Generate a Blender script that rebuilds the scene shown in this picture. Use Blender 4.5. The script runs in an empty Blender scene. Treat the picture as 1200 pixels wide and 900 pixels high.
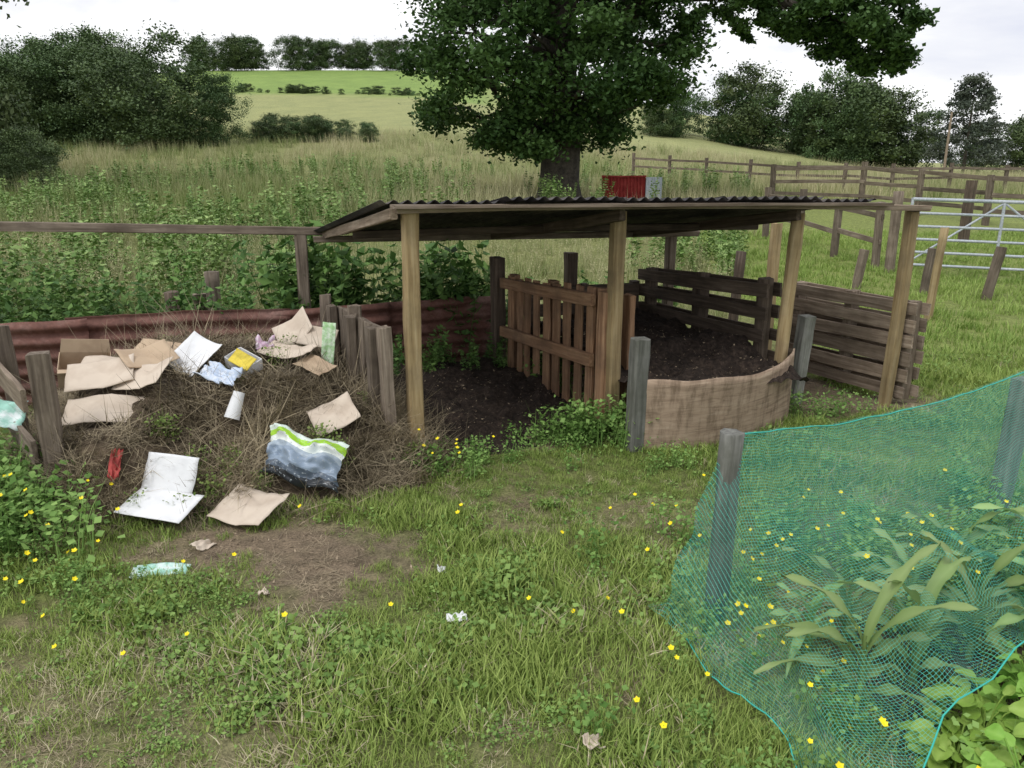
import bpy, math, numpy as np, random
from mathutils import Vector, Matrix, Euler
rng=np.random.default_rng(7); random.seed(7)
S=bpy.context.scene
# ---------------------------------------------------------------- noise
def _h(ix,iy,s):
    n=np.sin(ix*127.1+iy*311.7+s*74.7)*43758.5453
    return n-np.floor(n)
def vn(x,y,s=0):
    x=np.asarray(x,float);y=np.asarray(y,float)
    ix=np.floor(x);iy=np.floor(y);fx=x-ix;fy=y-iy
    fx=fx*fx*(3-2*fx);fy=fy*fy*(3-2*fy)
    a=_h(ix,iy,s);b=_h(ix+1,iy,s);c=_h(ix,iy+1,s);d=_h(ix+1,iy+1,s)
    return (a*(1-fx)+b*fx)*(1-fy)+(c*(1-fx)+d*fx)*fy
def fbm(x,y,s=0,o=4):
    t=0;a=.5;n=0
    for i in range(o):
        t=t+a*vn(np.asarray(x)*2**i,np.asarray(y)*2**i,s+i*3);n+=a;a*=.5
    return t/n
def ss(a,b,x):
    t=np.clip((np.asarray(x,float)-a)/(b-a),0,1);return t*t*(3-2*t)
# ---------------------------------------------------------------- terrain
def terrain(x,y):
    x=np.asarray(x,float);y=np.asarray(y,float)
    h=.9*ss(6.5,23,y)
    q=x/np.maximum(y,5)
    C=np.interp(q,[-.6,-.35,-.11,.22,.49,.8],[19,20.6,20.6,13.3,4.3,3.2])
    t=np.clip((y-22)/128,0,1.0)
    h=h+(C-.9)*t**1.5
    h=h-np.clip(y-155,0,None)*.03
    h=h+(fbm(x*.6,y*.6,3)-.5)*.10*ss(6.5,12,y)+(fbm(x*2.2,y*2.2,5)-.5)*.06
    return h
E1=np.array([.945,.327]);E2=np.array([-.4,.917]);L0=np.array([-2.34,3.74]);DET=.9974
def ab(x,y):
    dx=np.asarray(x,float)-L0[0];dy=np.asarray(y,float)-L0[1]
    return (.917*dx+.4*dy)/DET,(-.327*dx+.945*dy)/DET
def xy(a,b): return L0[0]+a*E1[0]+b*E2[0], L0[1]+a*E1[1]+b*E2[1]
def heap1(a,b):
    f=ss(-.6,.3,b+.22*(fbm(a*3,b*3,11)-.5)); bk=ss(2.0,1.1,b)
    s=ss(2.15,1.35,a)*.75+.25*ss(2.1,1.8,a); l=ss(-.45,.25,a)
    x,y=xy(a,b)
    h=f*s*l*(.3+.7*bk)*(.43+.15*np.exp(-((a-.85)**2+(b-.8)**2)/.5))
    return h+(fbm(x*4,y*4,21)-.5)*.22*f*l+(fbm(x*16,y*16,22)-.5)*.06*f*l
def heap2(a,b):
    x,y=xy(a,b)
    f=ss(-.3,.2,b)*ss(1.75,1.95,a)*ss(3.4,3.15,a)
    return f*(.05+.12*ss(0,1.4,b)+(fbm(x*5,y*5,31)-.5)*.12+(fbm(x*22,y*22,32)-.5)*.07)
def heap3(a,b):
    x,y=xy(a,b)
    f=ss(-.36,-.3,b)
    return f*(.40+.12*ss(0,.6,b)+(fbm(x*5,y*5,41)-.5)*.16+(fbm(x*20,y*20,42)-.5)*.08)
def surf(x,y):
    a,b=ab(x,y);z=float(terrain(x,y))
    if -.55<a<2.2 and -.65<b<2.08:z+=max(0,float(heap1(a,b))-.01)
    return z
def blob(x,y,cx,cy,rx,ry): return np.exp(-(((x-cx)/rx)**2+((y-cy)/ry)**2))
def dirt(x,y):
    x=np.asarray(x,float);y=np.asarray(y,float)
    d=1.05*blob(x,y,-1.15,3.3,.62,.30)+.75*blob(x,y,-.8,3.0,.4,.33)+.45*blob(x,y,.62,3.5,.3,.22)
    d=d+.25*blob(x,y,.1,3.9,.35,.2)+.35*blob(x,y,-.3,2.15,.35,.1)+1.0*blob(x,y,2.7,5.7,.8,.5)
    d=d+.5*blob(x,y,.85,2.6,.2,.15)+.35*blob(x,y,.35,2.2,.2,.12)+.35*blob(x,y,1.7,3.6,.5,.4)
    d=d+.35*blob(x,y,-1.8,2.65,.2,.15)+.4*blob(x,y,1.2,4.3,.4,.1)
    a,b=ab(x,y)
    d=d+1.2*ss(-.1,.05,b)*ss(2.1,1.8,b)*ss(-.2,.1,a)*ss(5.6,5.3,a)
    return np.clip(d*1.0-.08+(fbm(x*3.2,y*3.2,51)-.5)*.9+(fbm(x*11,y*11,52)-.5)*1.1,0,1)
def dry(x,y):
    d=.75*blob(x,y,-.75,1.95,.25,.3)+.5*blob(x,y,-1.5,2.0,.25,.3)+.14+.2*blob(x,y,0,3.2,.8,.4)
    return np.clip(d+(fbm(x*2.5,y*2.5,61)-.5)*1.2,0,1)
# ---------------------------------------------------------------- mesh helpers
def link(o,parent=None):
    S.collection.objects.link(o)
    if parent: o.parent=parent
    return o
def empty(name):
    e=bpy.data.objects.new(name,None);e.empty_display_size=.1;S.collection.objects.link(e);return e
def npmesh(name,v,f,mat=None,attrs=None,smooth=False,uv=None):
    v=np.ascontiguousarray(v,dtype=np.float32);f=np.ascontiguousarray(f,dtype=np.int32)
    k=f.shape[1];m=bpy.data.meshes.new(name)
    m.vertices.add(len(v));m.vertices.foreach_set('co',v.ravel())
    m.loops.add(f.size);m.loops.foreach_set('vertex_index',f.ravel())
    m.polygons.add(len(f));m.polygons.foreach_set('loop_start',np.arange(0,f.size,k,dtype=np.int32))
    if smooth:m.polygons.foreach_set('use_smooth',np.ones(len(f),dtype=bool))
    m.update(calc_edges=True)
    for n,a in (attrs or {}).items():
        a=np.asarray(a,dtype=np.float32)
        if a.ndim==1:
            t=m.attributes.new(n,'FLOAT','POINT');t.data.foreach_set('value',a)
        else:
            t=m.attributes.new(n,'FLOAT_COLOR','POINT');t.data.foreach_set('color',np.ascontiguousarray(np.c_[a[:,:3],np.ones(len(a))],dtype=np.float32).ravel())
    if uv is not None:
        l=m.uv_layers.new(name='UVMap');l.data.foreach_set('uv',np.ascontiguousarray(uv[f.ravel()],dtype=np.float32).ravel())
    if mat:m.materials.append(mat)
    return m
def obj(name,mesh,parent=None):
    return link(bpy.data.objects.new(name,mesh),parent)
def gridfaces(nu,nv):
    i=np.arange(nu-1)[:,None]*nv+np.arange(nv-1)[None,:];i=i.ravel()
    return np.c_[i,i+nv,i+nv+1,i+1]
def tube(P,R,n=8):
    P=np.array(P,float);R=np.array(R,float)*np.ones(len(P));m=len(P)
    T=np.gradient(P,axis=0);T/=np.linalg.norm(T,axis=1)[:,None]+1e-9
    ref=np.array([0,0,1.]) if abs(T[0,2])<.9 else np.array([1.,0,0])
    U=np.cross(T,ref);U/=np.linalg.norm(U,axis=1)[:,None]+1e-9;V=np.cross(T,U)
    an=np.linspace(0,2*np.pi,n,endpoint=False)
    v=P[:,None]+R[:,None,None]*(np.cos(an)[None,:,None]*U[:,None]+np.sin(an)[None,:,None]*V[:,None])
    f=[]
    for i in range(m-1):
        for j in range(n):
            f.append((i*n+j,i*n+(j+1)%n,(i+1)*n+(j+1)%n,(i+1)*n+j))
    return v.reshape(-1,3),np.array(f)
def merge(parts):
    V=[];F=[];o=0
    for v,f in parts:
        V.append(v);F.append(f+o);o+=len(v)
    return np.concatenate(V),np.concatenate(F)
# ---------------------------------------------------------------- materials
def M(name):
    m=bpy.data.materials.new(name);m.use_nodes=True
    nt=m.node_tree;b=nt.nodes['Principled BSDF'];b.inputs['Roughness'].default_value=.85
    b.inputs['Specular IOR Level'].default_value=.25
    return m,nt,b
def N(nt,t,**k):
    n=nt.nodes.new(t)
    for a,v in k.items(): setattr(n,a,v)
    return n
def noise(nt,vec,scale,detail=5,rough=.6,dist=0):
    n=N(nt,'ShaderNodeTexNoise');n.inputs['Scale'].default_value=scale;n.inputs['Detail'].default_value=detail
    n.inputs['Roughness'].default_value=rough;n.inputs['Distortion'].default_value=dist
    if vec is not None:nt.links.new(vec,n.inputs['Vector'])
    return n
def ramp(nt,fac,stops):
    r=N(nt,'ShaderNodeValToRGB');e=r.color_ramp.elements
    while len(e)<len(stops):e.new(.5)
    for i,(p,c) in enumerate(stops):
        e[i].position=p;e[i].color=(*c,1)
    if fac is not None:nt.links.new(fac,r.inputs[0])
    return r
def mix(nt,fac,a,b,mode='MIX'):
    m=N(nt,'ShaderNodeMix',data_type='RGBA',blend_type=mode)
    for s,v in ((m.inputs[0],fac),(m.inputs[6],a),(m.inputs[7],b)):
        if isinstance(v,(int,float)):s.default_value=v
        elif isinstance(v,tuple):s.default_value=(*v,1)
        else:nt.links.new(v,s)
    return m.outputs[2]
def math_(nt,op,a,b=None,clamp=False):
    m=N(nt,'ShaderNodeMath',operation=op);m.use_clamp=clamp
    for s,v in ((m.inputs[0],a),(m.inputs[1],b)):
        if v is None:continue
        if isinstance(v,(int,float)):s.default_value=v
        else:nt.links.new(v,s)
    return m.outputs[0]
def bump(nt,b,h,st=.4,dist=.01):
    n=N(nt,'ShaderNodeBump');n.inputs['Strength'].default_value=st;n.inputs['Distance'].default_value=dist
    nt.links.new(h,n.inputs['Height']);nt.links.new(n.outputs[0],b.inputs['Normal'])
def woodmat(name,c1,c2,c3,stain=.5,stc=(.05,.045,.035)):
    m,nt,b=M(name)
    tc=N(nt,'ShaderNodeTexCoord');oi=N(nt,'ShaderNodeObjectInfo')
    mp=N(nt,'ShaderNodeMapping');mp.inputs['Scale'].default_value=(1.6,28,28)
    ad=N(nt,'ShaderNodeVectorMath',operation='ADD');nt.links.new(tc.outputs['Object'],ad.inputs[0])
    rr=N(nt,'ShaderNodeVectorMath',operation='SCALE');rr.inputs[0].default_value=(7,3,5);nt.links.new(oi.outputs['Random'],rr.inputs['Scale'])
    nt.links.new(rr.outputs[0],ad.inputs[1]);nt.links.new(ad.outputs[0],mp.inputs[0])
    g=noise(nt,mp.outputs[0],1.5,6,.65,.4)
    r=ramp(nt,g.outputs[0],[(.3,c1),(.5,c2),(.7,c3)])
    l=noise(nt,ad.outputs[0],5,5,.6)
    lr=ramp(nt,l.outputs[0],[(.42,(0,0,0)),(.68,(1,1,1))])
    col=mix(nt,math_(nt,'MULTIPLY',lr.outputs[0],stain),r.outputs[0],stc)
    hsv=N(nt,'ShaderNodeHueSaturation');nt.links.new(col,hsv.inputs['Color'])
    nt.links.new(math_(nt,'ADD',math_(nt,'MULTIPLY',oi.outputs['Random'],.5),.75),hsv.inputs['Value'])
    nt.links.new(hsv.outputs[0],b.inputs['Base Color'])
    bump(nt,b,g.outputs[0],.6,.006)
    return m
W_new=woodmat('wood_treated',(.22,.15,.07),(.36,.27,.14),(.46,.36,.21),.45,(.13,.10,.065))
W_pal=woodmat('wood_pallet',(.17,.09,.05),(.30,.175,.10),(.42,.27,.165),.55,(.12,.08,.055))
W_old=woodmat('wood_weathered',(.09,.07,.052),(.18,.145,.11),(.29,.24,.19),.6,(.07,.052,.04))
W_beam=woodmat('wood_beam',(.13,.095,.065),(.25,.195,.145),(.38,.31,.24),.5,(.10,.075,.055))
W_grey=woodmat('wood_grey',(.11,.11,.10),(.2,.2,.18),(.3,.3,.27),.6,(.07,.075,.05))
W_dark=woodmat('wood_dark',(.05,.036,.026),(.10,.075,.056),(.17,.13,.10),.5,(.03,.025,.02))
def leafmat(name,cA,cB,tr=.35,var=.35,rough=.6):
    m,nt,b=M(name);b.inputs['Roughness'].default_value=rough
    at=N(nt,'ShaderNodeAttribute',attribute_name='tint');oi=N(nt,'ShaderNodeObjectInfo')
    c=mix(nt,at.outputs['Fac'],cA,cB)
    h=N(nt,'ShaderNodeHueSaturation');nt.links.new(c,h.inputs['Color'])
    nt.links.new(math_(nt,'ADD',math_(nt,'MULTIPLY',oi.outputs['Random'],var),1-var/2),h.inputs['Value'])
    nt.links.new(math_(nt,'ADD',math_(nt,'MULTIPLY',oi.outputs['Random'],.04),.48),h.inputs['Hue'])
    nt.links.new(h.outputs[0],b.inputs['Base Color'])
    if tr>0:
        t=N(nt,'ShaderNodeBsdfTranslucent');nt.links.new(h.outputs[0],t.inputs[0])
        ms=N(nt,'ShaderNodeMixShader');ms.inputs[0].default_value=tr
        nt.links.new(b.outputs[0],ms.inputs[1]);nt.links.new(t.outputs[0],ms.inputs[2])
        nt.links.new(ms.outputs[0],nt.nodes['Material Output'].inputs[0])
    return m
G_lawn=leafmat('grass_lawn',(.17,.25,.045),(.42,.50,.14),.2,.0)
G_dry=leafmat('grass_dry',(.34,.29,.17),(.58,.51,.35),0,.0)
G_mead=leafmat('grass_meadow',(.15,.22,.055),(.50,.46,.27),0,.0)
G_straw=leafmat('straw',(.07,.052,.033),(.40,.32,.215),0,.0)
L_oak=leafmat('leaf_oak',(.035,.072,.018),(.09,.155,.042),.2)
L_tree=leafmat('leaf_distant',(.05,.088,.033),(.12,.175,.065),0)
L_pine=leafmat('leaf_pine',(.05,.07,.05),(.10,.12,.085),0)
L_net=leafmat('leaf_nettle',(.05,.11,.025),(.17,.28,.07),.2)
L_weed=leafmat('leaf_weed',(.10,.18,.035),(.28,.40,.11),.2)
L_mweed=leafmat('leaf_meadow_weed',(.11,.18,.04),(.28,.35,.12),0)
L_corn=leafmat('leaf_corn',(.15,.28,.075),(.38,.53,.22),.25,rough=.42)
L_bean=leafmat('leaf_broad',(.20,.36,.045),(.38,.55,.13),.25,rough=.5)
bark,nt,b=M('bark');tc=N(nt,'ShaderNodeTexCoord');n_=noise(nt,tc.outputs['Object'],5,8,.7,.5)
r_=ramp(nt,n_.outputs[0],[(.35,(.025,.022,.018)),(.7,(.11,.095,.075))]);nt.links.new(r_.outputs[0],b.inputs['Base Color']);bump(nt,b,n_.outputs[0],.8,.05)
yel,nt,b=M('buttercup_petal');b.inputs['Base Color'].default_value=(.88,.72,.015,1);b.inputs['Roughness'].default_value=.4
# ground
gm,nt,b=M('ground');tc=N(nt,'ShaderNodeTexCoord');P_=tc.outputs['Object']
at=N(nt,'ShaderNodeAttribute',attribute_name='gcol')
n1=noise(nt,P_,14,8,.7);n2=noise(nt,P_,90,4,.7);n3=noise(nt,P_,.35,6,.6)
c=mix(nt,.9,at.outputs['Color'],ramp(nt,n1.outputs[0],[(.25,(.4,.4,.38)),(.75,(1.6,1.6,1.6))]).outputs[0],'MULTIPLY')
c=mix(nt,.8,c,ramp(nt,n2.outputs[0],[(.3,(.4,.4,.4)),(.72,(1.55,1.52,1.45))]).outputs[0],'MULTIPLY')
c=mix(nt,.5,c,ramp(nt,n3.outputs[0],[(.3,(.7,.75,.7)),(.7,(1.25,1.2,1.1))]).outputs[0],'MULTIPLY')
nt.links.new(c,b.inputs['Base Color']);b.inputs['Roughness'].default_value=.95
bump(nt,b,math_(nt,'ADD',n1.outputs[0],math_(nt,'MULTIPLY',n2.outputs[0],.5)),1,.03)
def soilmat(name,c1,c2,c3,sc=30):
    m,nt,b=M(name);tc=N(nt,'ShaderNodeTexCoord')
    a=noise(nt,tc.outputs['Object'],sc,8,.75);a2=noise(nt,tc.outputs['Object'],sc*.2,4)
    r=ramp(nt,a.outputs[0],[(.3,c1),(.52,c2),(.72,c3)])
    c=mix(nt,.8,r.outputs[0],ramp(nt,a2.outputs[0],[(.3,(.4,.4,.4)),(.7,(1.5,1.5,1.5))]).outputs[0],'MULTIPLY')
    nt.links.new(c,b.inputs['Base Color']);b.inputs['Roughness'].default_value=.95
    bump(nt,b,a.outputs[0],1,.03);return m
soil_heap=soilmat('heap_straw_soil',(.05,.037,.024),(.14,.105,.07),(.26,.205,.14))
soil_dark=soilmat('compost_dark',(.014,.010,.008),(.042,.030,.023),(.11,.08,.06))
def ironmat(name,c1,c2,c3,metal=.2):
    m,nt,b=M(name);tc=N(nt,'ShaderNodeTexCoord')
    a=noise(nt,tc.outputs['Object'],3,8,.7,.3);a2=noise(nt,tc.outputs['Object'],40,5,.6)
    r=ramp(nt,a.outputs[0],[(.32,c1),(.5,c2),(.68,c3)])
    c=mix(nt,.6,r.outputs[0],ramp(nt,a2.outputs[0],[(.3,(.6,.6,.6)),(.7,(1.3,1.3,1.3))]).outputs[0],'MULTIPLY')
    nt.links.new(c,b.inputs['Base Color']);b.inputs['Roughness'].default_value=.7;b.inputs['Metallic'].default_value=metal
    bump(nt,b,a2.outputs[0],.2,.003);return m
rust=ironmat('rusty_iron',(.08,.04,.032),(.17,.08,.062),(.27,.165,.14),0)
roofm=ironmat('roof_iron',(.025,.025,.027),(.07,.066,.068),(.16,.14,.125),.2)
galv=ironmat('galvanised_steel',(.36,.40,.44),(.46,.5,.54),(.55,.58,.62),.3)
redm=ironmat('red_painted_iron',(.13,.015,.015),(.24,.025,.022),(.30,.05,.045),.0)
# ---------------------------------------------------------------- ground
def axis(lo,hi,step,ext_lo,ext_hi,gr=1.07):
    c=list(np.arange(lo,hi+1e-6,step));s=step
    while c[-1]<ext_hi: s*=gr;c.append(c[-1]+s)
    s=step
    while c[0]>ext_lo: s*=gr;c.insert(0,c[0]-s)
    return np.array(c)
gx=axis(-4,4,.04,-500,500,1.06);gy=axis(1.2,7.5,.04,-30,700,1.045)
X,Y=np.meshgrid(gx,gy,indexing='ij');X=X.ravel();Y=Y.ravel()
Z=terrain(X,Y)
d=dirt(X,Y);dr=dry(X,Y)
green=np.array([.17,.205,.065]);brown=np.array([.26,.20,.145]);tan=np.array([.36,.31,.20])
bed=ss(1.05,1.25,X)*ss(2.75,2.5,Y)*ss(0,.5,Y)
col=green[None]*(1-dr[:,None]*.8)+tan[None]*dr[:,None]*.8
col=col*(1-d[:,None])+brown[None]*d[:,None]
col=col*(1-bed[:,None])+np.array([.10,.08,.06])[None]*bed[:,None]
mead=np.array([.22,.24,.095]);f1=np.array([.31,.33,.15]);f2=np.array([.22,.32,.09])
w=ss(6.8,7.6,Y)*(1-ss(2.4,3.2,X)*ss(14,11,Y));col=col*(1-w[:,None])+mead*w[:,None]
w=ss(66,72,Y+X*.15);col=col*(1-w[:,None])+f1*w[:,None]
w=ss(104,108,Y+X*.2)*ss(.0,-.05,X/np.maximum(Y,5));col=col*(1-w[:,None])+f2*w[:,None]
w=ss(2.6,3.4,X)*ss(30,24,Y)*ss(5.5,6.5,Y);col=col*(1-w[:,None])+np.array([.24,.29,.09])*w[:,None]
m=npmesh('ground',np.c_[X,Y,Z],gridfaces(len(gx),len(gy)),gm,{'gcol':col},smooth=True)
obj('ground',m)
# ---------------------------------------------------------------- heaps
def heapobj(name,fn,a0,a1,b0,b1,mat,step=.025,sink=.03):
    A,B=np.meshgrid(np.arange(a0,a1,step),np.arange(b0,b1,step),indexing='ij')
    nu,nv=A.shape;A=A.ravel();B=B.ravel();x,y=xy(A,B)
    z=terrain(x,y)+fn(A,B)-sink
    return obj(name,npmesh(name,np.c_[x,y,z],gridfaces(nu,nv),mat,smooth=True))
heapobj('garden_waste_heap',heap1,-.55,2.2,-.75,2.08,soil_heap)
heapobj('compost_pile',heap2,1.72,3.42,-.35,1.9,soil_dark)
heapobj('compost_pile',heap3,3.26,4.5,-.25,1.7,soil_dark)
# ---------------------------------------------------------------- woodwork
def beam(name,p0,p1,w,t,mat,parent=None,up=(0,0,1),jit=.003,seg=6,roll=0,rnd=False,skew=0):
    p0=Vector(p0);p1=Vector(p1);L=(p1-p0).length;x=(p1-p0).normalized()
    u=Vector(up)
    if abs(x.dot(u))>.95:u=Vector((-E2[0],-E2[1],0))
    y=u.cross(x).normalized();z=x.cross(y)
    R=Matrix((x,y,z)).transposed().to_4x4();R=Matrix.Translation(p0)@R@Matrix.Rotation(roll,4,'X')
    if rnd:
        n=12;an=np.linspace(0,2*np.pi,n,endpoint=False);ring=np.c_[np.cos(an)*w/2,np.sin(an)*t/2]
    else:
        c=min(w,t)*.12
        ring=np.array([(-t/2+c,-w/2),(t/2-c,-w/2),(t/2,-w/2+c),(t/2,w/2-c),(t/2-c,w/2),(-t/2+c,w/2),(-t/2,w/2-c),(-t/2,-w/2+c)]);n=8
    vs=[]
    bow=random.uniform(-1,1)*L*.006;bow2=random.uniform(-1,1)*L*.006
    for i in range(seg+1):
        f=i/seg;k=math.sin(math.pi*f);sc=1+random.uniform(-1,1)*.03
        for j in range(n):
            dx=0
            if i in(0,seg):dx=random.uniform(-1,1)*.006+skew*ring[j][1]*(1 if i else 0)
            vs.append((f*L+dx,ring[j][0]*sc+bow*k+random.uniform(-1,1)*jit,ring[j][1]*sc+bow2*k+random.uniform(-1,1)*jit))
    fs=[(i*n+j,i*n+(j+1)%n,(i+1)*n+(j+1)%n,(i+1)*n+j) for i in range(seg) for j in range(n)]
    fs+=[tuple(range(n-1,-1,-1)),tuple(range(seg*n,seg*n+n))]
    m=bpy.data.meshes.new(name);m.from_pydata(vs,[],fs);m.materials.append(mat)
    if rnd:
        for p in m.polygons[:-2]:p.use_smooth=True
    o=bpy.data.objects.new(name,m);o.matrix_world=R;return link(o,parent)
def T(x,y):return float(terrain(x,y))
def post(name,x,y,h,w,t,mat,parent=None,lean=(0,0),rnd=False,z0=None,skew=0):
    z=T(x,y) if z0 is None else z0
    return beam(name,(x,y,z-.15),(x+lean[0],y+lean[1],z+h),w,t,mat,parent,rnd=rnd,seg=8,skew=skew,jit=.003)
def pallet(name,p0,p1,zb,zt0,zt1,mat,kind,nb,side=1,thick=.12,bw=.095,zb1=None,matr=None):
    e=empty(name);p0=np.array(p0,float);p1=np.array(p1,float);d=p1-p0;L=np.linalg.norm(d);d/=L
    n=np.array([-d[1],d[0]])*side;matr=matr or mat
    g0=T(*p0);g1=T(*p1);zb1=zb if zb1 is None else zb1
    def pt(u,z,o):
        q=p0+d*u*L+n*o;return (q[0],q[1],z)
    zz=lambda u:(g0+zb)*(1-u)+(g1+zb1)*u
    zt=lambda u:(g0+zt0)*(1-u)+(g1+zt1)*u
    if kind=='V':
        for k,f in enumerate((.97,.52,.04)):
            a=pt(-.01,zz(0)+(zt(0)-zz(0))*f-.04,thick/2);c=pt(1.01,zz(1)+(zt(1)-zz(1))*f-.04,thick/2)
            beam(f'stringer_{k+1}',a,c,.085,.045,matr,e,up=(0,0,1))
        for k in range(nb):
            u=(k+.5)/nb+random.uniform(-.008,.008)
            beam(f'slat_{k+1}',pt(u,zz(u),thick/2-.035),pt(u+random.uniform(-.008,.008),zt(u)-random.uniform(-.01,.02),thick/2-.037),bw,.018,mat,e,up=(d[0],d[1],0))
        for k in range(3):
            u=(.03,.5,.97)[k]
            beam(f'back_board_{k+1}',pt(u,zz(u),-.03),pt(u,zt(u),-.03),.09,.06,mat,e,up=(d[0],d[1],0))
    else:
        for s,o in ((0,thick/2),(1,-thick/2)):
            for k in range(nb):
                f=(k+.5)/nb
                j=random.uniform(-.01,.01)
                beam(f'board_{s}_{k+1}',pt(-.01+random.uniform(-.01,.01),zz(0)+(zt(0)-zz(0))*f+j,o),pt(1.01+random.uniform(-.01,.01),zz(1)+(zt(1)-zz(1))*f-j,o),bw*random.uniform(.85,1.1),.02,mat,e)
        for k,u in enumerate((.05,.5,.95)):
            beam(f'block_{k+1}',pt(u,zz(u),0),pt(u,zt(u)-.01,0),thick-.03,.07,matr,e,up=(n[0],n[1],0))
    return e
pallet('wooden_pallet',(-.78,4.42),(-1.22,5.28),0,.80,.80,W_old,'V',6,side=-1,thick=.11,bw=.12)
post('fence_post',-.70,4.3,.83,.09,.07,W_old,lean=(-.03,.02))
post('fence_post',-1.02,4.95,.84,.08,.08,W_old)
post('fence_post',-1.3,5.35,.86,.08,.08,W_old,rnd=True)
pallet('wooden_pallet',(-.02,6.3),(.58,5.08),.02,.90,.93,W_pal,'V',9,side=-1,thick=.12,bw=.085)
post('fence_post',-.12,6.42,1.02,.11,.10,W_dark)
post('fence_post',.62,5.0,.92,.10,.10,W_pal)
post('fence_post',.78,5.12,.88,.10,.05,W_pal)
post('fence_post',.52,6.9,1.0,.10,.10,W_dark)
post('fence_post',.76,4.55,.70,.10,.10,W_grey,lean=(.01,0))
pallet('wooden_pallet',(1.2,6.9),(1.86,5.5),.3,.88,.97,W_dark,'H',4,side=-1,thick=.13,bw=.09)
post('fence_post',1.55,6.3,.86,.09,.09,W_old,lean=(-.02,0))
post('fence_post',2.12,5.62,.66,.10,.10,W_grey,lean=(.05,.0))
post('fence_post',2.2,7.7,.93,.10,.10,W_dark,rnd=True,lean=(.06,0))
pallet('wooden_pallet',(.1,6.6),(1.15,6.95),.0,.75,.75,W_dark,'H',5,side=-1,thick=.12)
pallet('wooden_pallet',(2.4,6.55),(2.93,5.5),.04,.80,.78,W_beam,'H',6,side=1,thick=.13,bw=.095)
lb=empty('plank_bay_end')
beam('post_1',(-2.34,3.74,-.15),(-2.36,3.76,.80),.10,.10,W_old,lb)
beam('post_2',(-2.86,4.30,-.15),(-2.9,4.32,.83),.08,.08,W_old,lb)
beam('top_board',(-2.40,3.66,.58),(-3.0,4.3,.66),.12,.025,W_beam,lb)
beam('low_board',(-2.42,3.70,.3),(-2.98,4.32,.36),.12,.025,W_old,lb)
sh=empty('lean_to_shelter')
post('front_post_1',-.564,4.37,1.46,.085,.085,W_new,sh,z0=0)
post('front_post_2',.667,4.95,1.44,.085,.085,W_new,sh,z0=0)
post('front_post_3',1.88,5.33,1.41,.09,.09,W_new,sh,z0=0,lean=(.05,.0),rnd=True)
post('front_post_4',2.75,5.5,1.42,.075,.075,W_new,sh,z0=0,lean=(.03,0))
post('back_post_1',-1.7,6.32,1.24,.09,.09,W_old,sh,z0=0)
post('back_post_2',1.45,7.15,1.22,.08,.08,W_old,sh,z0=0)
post('back_post_3',2.35,7.0,1.25,.08,.08,W_new,sh,z0=0)
fx,fy=xy(1.80,-.02);gx_,gy_=xy(5.5,-.04)
beam('front_beam',(fx,fy,1.475),(gx_,gy_,1.44),.038,.10,W_beam,sh)
beam('front_fascia',(fx-.01,fy-.06,1.493),(gx_-.35,gy_-.17,1.472),.02,.12,W_beam,sh)
a=xy(1.82,0);c_=xy(1.8,2.15);beam('side_rafter_1',(a[0]-.03,a[1],1.455),(c_[0],c_[1],1.2),.06,.04,W_beam,sh)
a=xy(3.2,.03);c_=xy(3.15,2.2);beam('rafter_2',(a[0],a[1],1.425),(c_[0],c_[1],1.16),.07,.045,W_dark,sh)
a=xy(4.5,.03);c_=xy(4.45,2.1);beam('rafter_3',(a[0],a[1],1.405),(c_[0],c_[1],1.15),.07,.045,W_dark,sh)
a=xy(1.7,2.1);c_=xy(5.1,1.95);beam('back_beam',(a[0],a[1],1.17),(c_[0],c_[1],1.15),.05,.07,W_old,sh)
a=xy(1.8,1.1);c_=xy(5.0,1.05);beam('middle_purlin',(a[0],a[1],1.27),(c_[0],c_[1],1.265),.05,.05,W_dark,sh)
beam('back_rail',(-1.45,6.38,1.22),(-5.6,4.95,1.36),.065,.04,W_old,sh)
def corr(name,fn,L,W,pitch,amp,mat,parent=None,nl=12):
    nw=int(W/pitch*8)+1
    A,B=np.meshgrid(np.linspace(0,W,nw),np.linspace(0,L,nl),indexing='ij')
    v=fn(A.ravel(),B.ravel(),amp*np.cos(A.ravel()/pitch*2*np.pi))
    me=npmesh(name,v,gridfaces(nw,nl),mat,smooth=True);o=obj(name,me,parent)
    s=o.modifiers.new('s','SOLIDIFY');s.thickness=.0015;return o
for k,(a0,a1,bf,bb,dz) in enumerate([(1.72,2.45,-.0,2.25,.0),(2.4,3.15,-.1,2.15,.008),(3.1,3.85,-.13,2.15,.0),(3.8,4.55,-.12,2.1,.008),(4.5,5.05,-.05,2.15,.0)]):
    def fn(A,B,w,a0=a0,bf=bf,dz=dz,k=k):
        x,y=xy(a0+A,bf+B);z=1.518-.135*(bf+B)-.008*(a0+A-1.8)+w+dz
        z=z-.03*ss(1.6,2.2,B)*vn(A*4,B*0,k)
        return np.c_[x,y,z]
    corr(f'roof_sheet_{k+1}',fn,bb-bf,a1-a0,.076,.011,roofm,sh)
cf=empty('corrugated_iron_fence')
p=np.array([-4.9,4.94]);dd=np.array([.934,.356])
for k,(t0,t1,h,off,tilt) in enumerate([(0,1.9,.65,0,.01),(1.75,3.35,.68,.02,-.015),(3.2,4.15,.64,0,.02),(4.05,5.15,.65,.02,0)]):
    def fn(A,B,w,t0=t0,off=off,tilt=tilt,k=k):
        t=t0+B;x=p[0]+dd[0]*t;y=p[1]+dd[1]*t
        o=w+off+.02*np.sin(B*3+k)
        return np.c_[x-dd[1]*o,y+dd[0]*o,terrain(x,y)+A-.02+tilt*B]
    corr(f'iron_sheet_{k+1}',fn,t1-t0,h,.11,.02,rust,cf,nl=30)
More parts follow.
